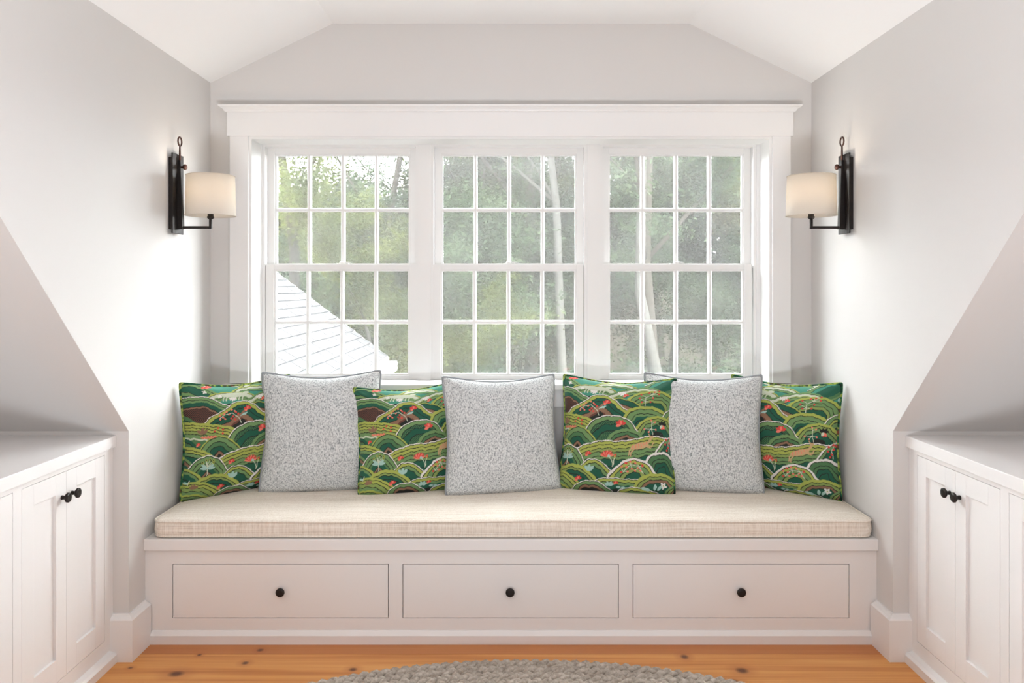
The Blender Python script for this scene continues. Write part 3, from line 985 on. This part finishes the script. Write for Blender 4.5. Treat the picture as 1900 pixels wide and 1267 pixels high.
    # berry bush, white flowers, leaf sprays
    berries([(705, 1005), (760, 940), (830, 950), (870, 1010)], [(720, 930), (760, 915), (800, 925), (730, 965), (775, 975), (820, 965), (855, 945), (845, 985), (690, 960), (740, 1000), (800, 990)], 'C', 9)
    for q in ((725, 928), (855, 940), (690, 1010)): disc(q[0], q[1], 10, 'R')
    line([(205, 965), (210, 900), (205, 850)], 3.5, 'P')
    for tx, ty in ((165, 845), (195, 825), (225, 822), (255, 832), (262, 850)):
        line([(208, 890), (tx, ty)], 2.2, 'P'); disc(tx, ty, 11, 'L'); disc(tx, ty, 6, 'k')
    for a_ in (-170, -140, -35, -10): petal(210, 905, a_, 66, 12, 'c')
    for a_ in (-130, -90, -50): petal(425, 1015, a_, 60, 14, 'c')
    line([(1110, 810), (1105, 740), (1135, 665)], 3, 'P')
    for q in ((1080, 705), (1118, 690), (1140, 660), (1075, 745), (1100, 770), (1138, 700), (1085, 795), (1120, 730)): disc(q[0], q[1], 10, 'R')
    for a_ in range(0, 360, 72): petal(1035, 1105, a_ + 20, 34, 10, 'W')
    disc(1035, 1105, 7, 'L')
    for px_, a_ in ((905, 200), (930, 190), (965, -90), (990, -60)): petal(px_, 1150, a_, 56, 14, 'c')
    for a_ in (-120, -60, -20, 200): petal(590, 1130, a_, 40, 11, 'c')
    for a_ in (180, 10): petal(690, 1140, a_, 40, 10, 'c')
    disc(5, 985, 16, 'P'); line([(60, 1040), (70, 1000)], 4, 'P'); petal(62, 1030, 200, 40, 10, 'c')
    for a_ in (-150, -115, -80, -45): petal(110, 1080, a_, 46, 12, 'B')
    for q in ((440, 295), (425, 285), (455, 285), (675, 300), (660, 290), (690, 285), (215, 205), (330, 255)):
        for a_ in range(0, 360, 90): petal(q[0], q[1], a_ + 30, 22, 7, 'W')
    C[((X - 450) / 110) ** 2 + ((Y - 245) / 28) ** 2 < 1] = PAL['P']
    for x in (370, 395, 500, 530): line([(x, 250), (x - 12, 305)], 5, 'P')
    disc(560, 225, 26, 'P', 15)
    for a_ in (-60, -20, 30): petal(1130, 300, a_, 46, 11, 'c')
    return C

# ------------------------------------------------------------------ throw pillows
A_ = 0.272        # half size
def pillow_surface(u, v, side, T, seed):
    """u, v in -1..1; side -1 front (towards the room), +1 back"""
    top = np.clip(v, 0, 1); low = np.clip(-v, 0, 1)
    insz = .17 * top + .02 * low
    cr = 1 - .06 * np.abs(u * v) ** 4.5
    x = cr * A_ * (u - .12 * u * (1 - v ** 2) * np.abs(u) ** 2)
    z = cr * A_ * (v - insz * v * (1 - u ** 2) * np.abs(v) ** 1.5)
    p = np.clip((1 - u ** 2) * (1 - v ** 2), 0, 1) ** .5
    t = T * p * (1 - .12 * v)
    r = np.hypot(np.abs(u) - 1, np.abs(v) - 1)
    ang = np.arctan2(1 - np.abs(v), 1 - np.abs(u))
    wr = .007 * np.sin(ang * 9 + seed) * np.exp(-(r / .4) ** 2) * np.clip(p * 1.6, 0, 1) ** 2
    wr += .004 * np.sin(u * 5 + v * 3 + seed) * p + .003 * np.sin(v * 9 - u * 4 + seed * 2) * p
    y = side * (t + wr)
    return x, y, z

def pillow_mesh(name, nf, nb, T, seed, mat, shift=None):
    vs, fs, cols = [], [], []
    b = 0
    for side, n in ((-1, nf), (1, nb)):
        e = np.linspace(-1, 1, n)
        e = np.sin(e * math.pi / 2) * .35 + e * .65
        u, v = np.meshgrid(e, e)
        u, v = u.ravel(), v.ravel()
        x, y, z = pillow_surface(u, v, side, T, seed)
        vs.append(np.stack([x, y, z], 1))
        i = np.arange(n - 1)
        a = (i[:, None] * n + i[None, :]).ravel() + b
        q = np.stack([a, a + 1, a + 1 + n, a + n], 1)
        fs.append(q if side < 0 else q[:, ::-1])
        if shift is not None:
            cols.append(print_colours(150 + shift + 1000 * (u + 1) / 2, 120 + 1080 * (1 - v) / 2))
        b += n * n
    V = np.concatenate(vs); Fq = np.concatenate(fs)
    me = bpy.data.meshes.new(name)
    me.vertices.add(len(V)); me.vertices.foreach_set('co', V.ravel())
    me.loops.add(Fq.size); me.loops.foreach_set('vertex_index', Fq.ravel())
    me.polygons.add(len(Fq)); me.polygons.foreach_set('loop_start', np.arange(0, Fq.size, 4))
    me.update(calc_edges=True)
    me.polygons.foreach_set('use_smooth', np.ones(len(Fq), bool))
    me.materials.append(mat)
    if shift is not None:
        at = me.color_attributes.new('print', 'FLOAT_COLOR', 'POINT')
        Cc = np.concatenate(cols)
        at.data.foreach_set('color', np.concatenate([Cc, np.ones((len(Cc), 1))], 1).ravel())
    me.update()
    return me

def piping_mesh(name, seed, T, mat, rad):
    pts = []
    N = 44
    e = np.sin(np.linspace(-1, 1, N + 1) * math.pi / 2)[:-1]
    o = np.ones(N)
    U = np.concatenate([e, o, -e, -o]); Vv = np.concatenate([-o, e, o, -e])
    x, y, z = pillow_surface(U, Vv, -1, T, seed)
    # round the corners a little
    P_ = np.stack([x, y, z], 1)
    for _ in range(3):
        P_ = .5 * P_ + .25 * np.roll(P_, 1, 0) + .25 * np.roll(P_, -1, 0)
    m = MB().tube([Vector(p) for p in P_], rad, 8, closed=True, up=(0, 1, 0))
    me = bpy.data.meshes.new(name)
    me.from_pydata([tuple(v) for v in m.v], [], m.f)
    me.polygons.foreach_set('use_smooth', [True] * len(me.polygons))
    me.materials.append(mat)
    me.update()
    return me

NP = 330
gA = pillow_mesh('cover', NP, 120, .088, 1.0, M.printc, shift=-130)
gB = pillow_mesh('cover', NP, 120, .088, 2.3, M.printc, shift=-10)
pA = piping_mesh('piping', 1.0, .088, M.greenpipe, .0066)
greys = [(pillow_mesh('cover', 110, 60, .097, s_, M.tweed), piping_mesh('piping', s_, .097, M.greypipe, .0062)) for s_ in (0.4, 3.1, 5.2)]
SZ = 0.484        # height of the seat where pillows stand
# left bottom corner, right bottom corner (x, y on the seat), backward tilt, roll, size factor, label
PL = [
    ('g', gA, pA, (-1.422, 3.372), (-1.048, 3.70), 1.0, 0, .98, 'green hill-print pillow in the corner by the left alcove wall'),
    ('t', *greys[0], (-1.13, 3.50), (-.595, 3.59), 10, 0, 1.04, 'grey tweed pillow of the three nearest the left alcove wall'),
    ('g', gA, pA, (-.680, 3.462), (-.195, 3.58), 17, -2, .945, 'green hill-print pillow under the window mullion nearest the outdoor roof'),
    ('t', *greys[1], (-.302, 3.45), (.242, 3.56), 14, 0, 1.02, 'grey tweed pillow in the middle of the bench'),
    ('g', gB, pA, (.190, 3.570), (.750, 3.462), 16, 1, 1.01, 'green hill-print pillow with a leaping deer beside the middle grey pillow'),
    ('t', *greys[2], (.60, 3.585), (1.135, 3.475), 9, 0, 1.02, 'grey tweed pillow of the three nearest the right alcove wall'),
    ('g', gB, pA, (1.048, 3.70), (1.422, 3.377), 1.0, 0, .98, 'green hill-print pillow in the corner by the right alcove wall'),
]
for kind, cov, pip, bl, br, tilt, roll, sc, lab in PL:
    mx, my = (bl[0] + br[0]) / 2, (bl[1] + br[1]) / 2
    yaw = math.atan2(br[1] - bl[1], br[0] - bl[0])
    e = bpy.data.objects.new('throw_pillow', None)
    e.empty_display_size = .1
    link(e, None, None, lab, 'pillow', 'green printed pillows' if kind == 'g' else 'grey tweed pillows')
    h = A_ * sc * .985
    R = Matrix.Rotation(yaw, 4, 'Z') @ Matrix.Rotation(-math.radians(tilt), 4, 'X') @ Matrix.Rotation(math.radians(roll), 4, 'Y')
    e.location = (mx, my, SZ - .004)
    e.rotation_euler = R.to_euler()
    for me in (cov, pip):
        o = bpy.data.objects.new(me.name.split('.')[0], me)
        link(o, e)
        o.scale = (sc, sc, sc)
        o.location = (0, 0, h)

# ------------------------------------------------------------------ braided wool rug
RA, RB, RW = 1.20, 0.745, 0.046
RYC = 2.905 - RB; RXC = 0.06
rug = empty('braided_rug', (RXC, RYC, 0), label='oval grey braided wool rug on the pine floor', cat='rug')
def ell(a, b, t):
    return Vector((RXC + a * math.cos(t), RYC + b * math.sin(t), 0))
i = 0
while RB - RW * (i + .5) > 0.02:
    a, b = RA - RW * (i + .5), RB - RW * (i + .5)
    # arc-length parametrisation
    T_ = np.linspace(0, 2 * math.pi, 721)
    px_, py_ = a * np.cos(T_), b * np.sin(T_)
    L = np.concatenate([[0], np.cumsum(np.hypot(np.diff(px_), np.diff(py_)))])
    per = L[-1]
    step = .009 if i < 7 else .014
    ns = max(24, int(per / step))
    waves = max(3, round(per / .11))
    m = MB()
    for st_ in range(3):
        pts = []
        for k in range(ns):
            t = np.interp(per * k / ns, L, T_)
            p = ell(a, b, t)
            nrm = Vector((math.cos(t) / a, math.sin(t) / b, 0)).normalized()
            ph = 2 * math.pi * (waves * k / ns + st_ / 3)
            jig = .0012 * math.sin(k * 1.7 + st_ * 2 + i)
            pts.append(p + nrm * (RW * .30 * math.sin(ph) + jig) + Vector((0, 0, .0165 + .0068 * math.sin(2 * ph + .4) + jig)))
        m.tube(pts, .0122, 7, closed=True)
    m.build('braid', M.wool, rug, True)
    i += 1
fz = MB()
for _ in range(5200):
    t = random.uniform(.15, math.pi - .15)
    k = math.sqrt(random.uniform(.55, 1.0)) if random.random() < .7 else 1.0
    p = ell(RA * k, RB * k, t) + Vector((0, 0, random.uniform(.022, .032) if k < .985 else random.uniform(.004, .026)))
    d = Vector((random.gauss(0, 1), random.gauss(0, 1) + .3, random.uniform(.1, 1.0))).normalized() * random.uniform(.006, .017)
    w = Vector((random.gauss(0, 1), random.gauss(0, 1), 0)).normalized() * .0005
    fz.add([p - w, p + w, p + d], [(0, 1, 2)])
fz.build('wool_fuzz', M.wool, rug, kind='stuff')

# ------------------------------------------------------------------ outdoors: neighbouring roof wing
YR = 9.5
xe, ze = xr(715, YR), zr(660, YR)
pitch = math.atan2(155, 205)
tp = math.tan(pitch)
wing = empty('roof_wing', (xe - 3.0, 6.8, -3.4), label='white shingled roof wing of the house outside the window', cat='building')
y0w = YO + .25
xrg = xe - 3.0; zrg = ze + 3.0 * tp
wl = MB()
wl.prism([(xe - .25, y0w, -3.4), (xe - .25, y0w, ze + .05), (xrg, y0w, zrg - .15), (2 * xrg - xe + .25, y0w, ze + .05), (2 * xrg - xe + .25, y0w, -3.4)], (0, YR - .25 - y0w, 0))
wl.build('wall', M.ext, wing)
rd = MB()
rd.prism([(xe, y0w, ze - .04), (xrg, y0w, zrg - .04), (2 * xrg - xe, y0w, ze - .04), (2 * xrg - xe, y0w, ze - .16), (xrg, y0w, zrg - .16), (xe, y0w, ze - .16)], (0, YR - .03 - y0w, 0))
roof = rd.build('roof_deck', M.ext, wing)
exposure = .127
nrm = Vector((math.sin(pitch), 0, math.cos(pitch))); dn = Vector((math.cos(pitch), 0, -math.sin(pitch)))
ncourse = int(3.0 / math.cos(pitch) / exposure)
shv = []
tabmesh = {}
for c in range(ncourse):
    base = Vector((xe, 0, ze)) - dn * (c * exposure)
    y = y0w + (-.15 if c % 2 else 0.0)
    k = 0
    m = MB()
    while y < YR - .01:
        wv = .30
        ya, yb_ = max(y, y0w) + .004, min(y + wv, YR) - .004
        if yb_ > ya + .01:
            th = .018 + .004 * ((k * 7 + c * 3) % 3)
            p0 = base + dn * .02; p1 = base - dn * (exposure + .02)
            A = [p0 + nrm * 0.0, p0 + nrm * th, p1 + nrm * .003, p1 - nrm * .002]
            m.add([(q.x, ya, q.z) for q in A] + [(q.x, yb_, q.z) for q in A], [(3, 2, 1, 0), (4, 5, 6, 7), (0, 1, 5, 4), (1, 2, 6, 5), (2, 3, 7, 6), (3, 0, 4, 7)])
        y += wv; k += 1
    m.build('shingle_course', M.shingle, roof)
gt = MB()
gt.box(xe - .02, xe + .13, y0w, YR + .12, ze - .19, ze - .07, .02)
gt.build('gutter', M.ext, wing)
fc = MB()
fc.prism([(xe + .04, YR - .02, ze - .02), (xrg, YR - .02, zrg + .015), (xrg, YR - .02, zrg - .18), (xe + .04, YR - .02, ze - .2)], (0, .05, 0))
fc.build('rake_board', M.ext, wing)

# ------------------------------------------------------------------ outdoors: ground and woods
def ground_z(x, y):
    t = max(0.0, (y - 15) / 40.0)
    return -3.4 + 5.2 * min(1.3, t) + .25 * math.sin(x * .35) * min(1, t * 3) + .2 * math.sin(y * .5 + x * .2) * min(1, t * 3)
gx = np.linspace(-45, 45, 61); gy = np.linspace(4.2, 70, 60)
vs = [(x, y, ground_z(x, y)) for y in gy for x in gx]
fs = [(j * 61 + k, j * 61 + k + 1, (j + 1) * 61 + k + 1, (j + 1) * 61 + k) for j in range(59) for k in range(60)]
mk('ground', vs, fs, M.forest, None, True, kind='structure', label='leaf-littered wooded slope behind the house', cat='ground')

def branchy(m, p, d, ln, r, depth, tips, rnd):
    n = 5
    pts, rr = [p.copy()], [r]
    q = p.copy(); dd = d.copy()
    for k in range(n):
        dd = (dd + Vector((rnd.gauss(0, .10), rnd.gauss(0, .10), rnd.gauss(.03, .05)))).normalized()
        q = q + dd * (ln / n)
        pts.append(q.copy()); rr.append(r * (1 - .62 * (k + 1) / n))
        if depth < 3 and k >= 1 and depth > 0 or (depth == 0 and k >= 2):
            for _ in range(2 if depth == 0 else 1):
                a = rnd.uniform(0, 2 * math.pi)
                side = Vector((math.cos(a), math.sin(a), rnd.uniform(.15, .8))).normalized()
                nd = (dd * .45 + side * .75).normalized()
                if depth < 2:
                    branchy(m, q.copy(), nd, ln * rnd.uniform(.38, .55), rr[-1] * .5, depth + 1, tips, rnd)
                else:
                    tips.append(q + nd * ln * .3)
        if depth >= 1: tips.append(q.copy())
    m.tube(pts, rr, 7 if depth == 0 else 5)
    tips.append(q.copy())

def leaf_mesh(name, centres, per, spread, size, mat, rs):
    c = np.repeat(np.array(centres), per, 0)
    N = len(c)
    p = c + rs.normal(0, 1, (N, 3)) * np.array(spread)
    a = rs.normal(0, 1, (N, 3)); a[:, 2] *= .55; a /= np.linalg.norm(a, axis=1)[:, None]
    b = rs.normal(0, 1, (N, 3)); b[:, 2] *= .4; b -= (b * a).sum(1)[:, None] * a; b /= np.linalg.norm(b, axis=1)[:, None]
    L = (size * rs.uniform(.6, 1.3, N))[:, None]
    v = np.stack([p - a * L, p + b * L * .42, p + a * L, p - b * L * .42], 1).reshape(-1, 3)
    q = np.arange(N * 4).reshape(-1, 4)
    me = bpy.data.meshes.new(name)
    me.vertices.add(len(v)); me.vertices.foreach_set('co', v.ravel())
    me.loops.add(N * 4); me.loops.foreach_set('vertex_index', q.ravel())
    me.polygons.add(N); me.polygons.foreach_set('loop_start', np.arange(0, N * 4, 4))
    me.update(calc_edges=True)
    me.materials.append(mat)
    return me

def tree_proto(seed, height, r0, lean, bark, leafmat, per, spread, size, low=None):
    rnd = random.Random(seed); rs = np.random.default_rng(seed)
    m = MB(); tips = []
    branchy(m, Vector((0, 0, 0)), Vector((lean[0], lean[1], 1)).normalized(), height, r0, 0, tips, rnd)
    if low:
        for _ in range(low):
            tips.append(Vector((rnd.gauss(0, 1.4), rnd.gauss(0, 1.4), rnd.uniform(.15, .75) * height)))
    tm = bpy.data.meshes.new('trunk')
    tm.from_pydata([tuple(v) for v in m.v], [], m.f)
    tm.polygons.foreach_set('use_smooth', [True] * len(tm.polygons))
    tm.materials.append(bark); tm.update()
    lm = leaf_mesh('foliage', [tuple(t) for t in tips], per, spread, size, leafmat, rs)
    return tm, lm

protos = {
    'tall': tree_proto(11, 9.5, .17, (.05, 0), M.bark_dark, M.leaf[0], 120, (.21, .21, .11), .055),
    'cool': tree_proto(23, 9.0, .15, (-.06, .05), M.bark_dark, M.leaf[1], 120, (.22, .22, .11), .055),
    'lime': tree_proto(37, 8.0, .11, (.0, .05), M.bark_pale, M.leaf[2], 120, (.22, .22, .12), .055),
    'bush': tree_proto(41, 4.2, .07, (.1, 0), M.bark_dark, M.leaf[1], 110, (.22, .22, .13), .05, low=26),
    'airy': tree_proto(53, 9.5, .12, (.12, 0), M.bark_dark, M.leaf[0], 30, (.24, .24, .16), .055),
    'pale': tree_proto(67, 10.5, .10, (.01, 0), M.bark_pale, M.leaf[1], 60, (.22, .22, .11), .055),
}
def tree(kind, px, D, sc=1.0, rz=0.0, label='', group=None, name='broadleaf_tree', dz=0.0):
    x = (px - CX) * D / F
    e = empty(name, (x, D, ground_z(x, D) - .05 + dz), label=label, cat='tree', group=group)
    e.rotation_euler = (0, 0, rz); e.scale = (sc, sc, sc)
    for me, nm in zip(protos[kind], ('trunk', 'foliage')):
        o = bpy.data.objects.new(nm, me)
        link(o, e)
    return e
# singled-out trees
tree('airy', 555, 11.5, .95, .3, 'airy tree with thin leaning trunk seen through the left window')
tree('airy', 655, 15.5, 1.0, 2.4, 'sparse tree against white sky in the left window')
tree('pale', 1040, 12.0, 1.0, .8, 'pale slender trunk rising behind the middle window')
tree('pale', 1290, 12.5, 1.15, 2.2, 'stout pale trunk behind the right window')
tree('tall', 985, 16.0, 1.05, 1.4, 'brown-barked tree behind the middle window')
tree('pale', 872, 17.0, .72, 4.0, 'thin pale tree beside the left mullion in the woods')
tree('cool', 1210, 14.5, 1.0, 5.2, 'dark blue-green tree behind the right window')
tree('lime', 752, 11.5, .56, 1.1, 'yellow-green young tree beyond the end of the roof wing')
tree('bush', 700, 12.5, 1.0, .4, 'pale leafy bush beyond the end of the roof wing', None, 'leafy_bush')
GRP = 'trees of the woods behind the house'
KIND = dict(tall='dark olive-green tree', cool='blue-green leafy tree', lime='yellow-green leafy tree', airy='thinly leaved tree')
rnd = random.Random(99)
k = 0
for D, n_, sc, kinds, row in ((18.5, 6, .92, ('tall', 'cool', 'lime'), 'at the front edge of the woods'), (23, 8, 1.0, ('cool', 'tall', 'lime', 'cool'), 'in the second row of the woods'),
                              (29, 9, 1.0, ('tall', 'cool'), 'deep in the woods'), (37, 8, 1.1, ('cool', 'tall', 'lime'), 'at the back of the wooded slope')):
    for j in range(n_):
        px_ = 380 + (1520 - 380) * (j + .5 + rnd.uniform(-.3, .3)) / n_
        kd = kinds[k % len(kinds)]
        k += 1
        s_ = sc * rnd.uniform(.86, 1.12)
        rz_ = rnd.uniform(0, 6.28); dd_ = rnd.uniform(-1.5, 1.5)
        if 540 < px_ < 730:
            kd = 'airy'; s_ *= .45
        elif px_ <= 800: s_ *= .46
        if D > 27 and px_ > 850 and (D > 35 or j % 2): continue
        tree(kd, px_, D + dd_, s_, rz_, KIND[kd] + ' ' + row, GRP)
for j in range(14):
    px_ = 420 + 1060 * (j + .5) / 14 + rnd.uniform(-25, 25)
    tree('bush', px_, rnd.uniform(15, 20), rnd.uniform(.9, 1.25), rnd.uniform(0, 6), 'low leafy undergrowth bush at the edge of the woods', 'bushes at the edge of the woods', 'leafy_bush')
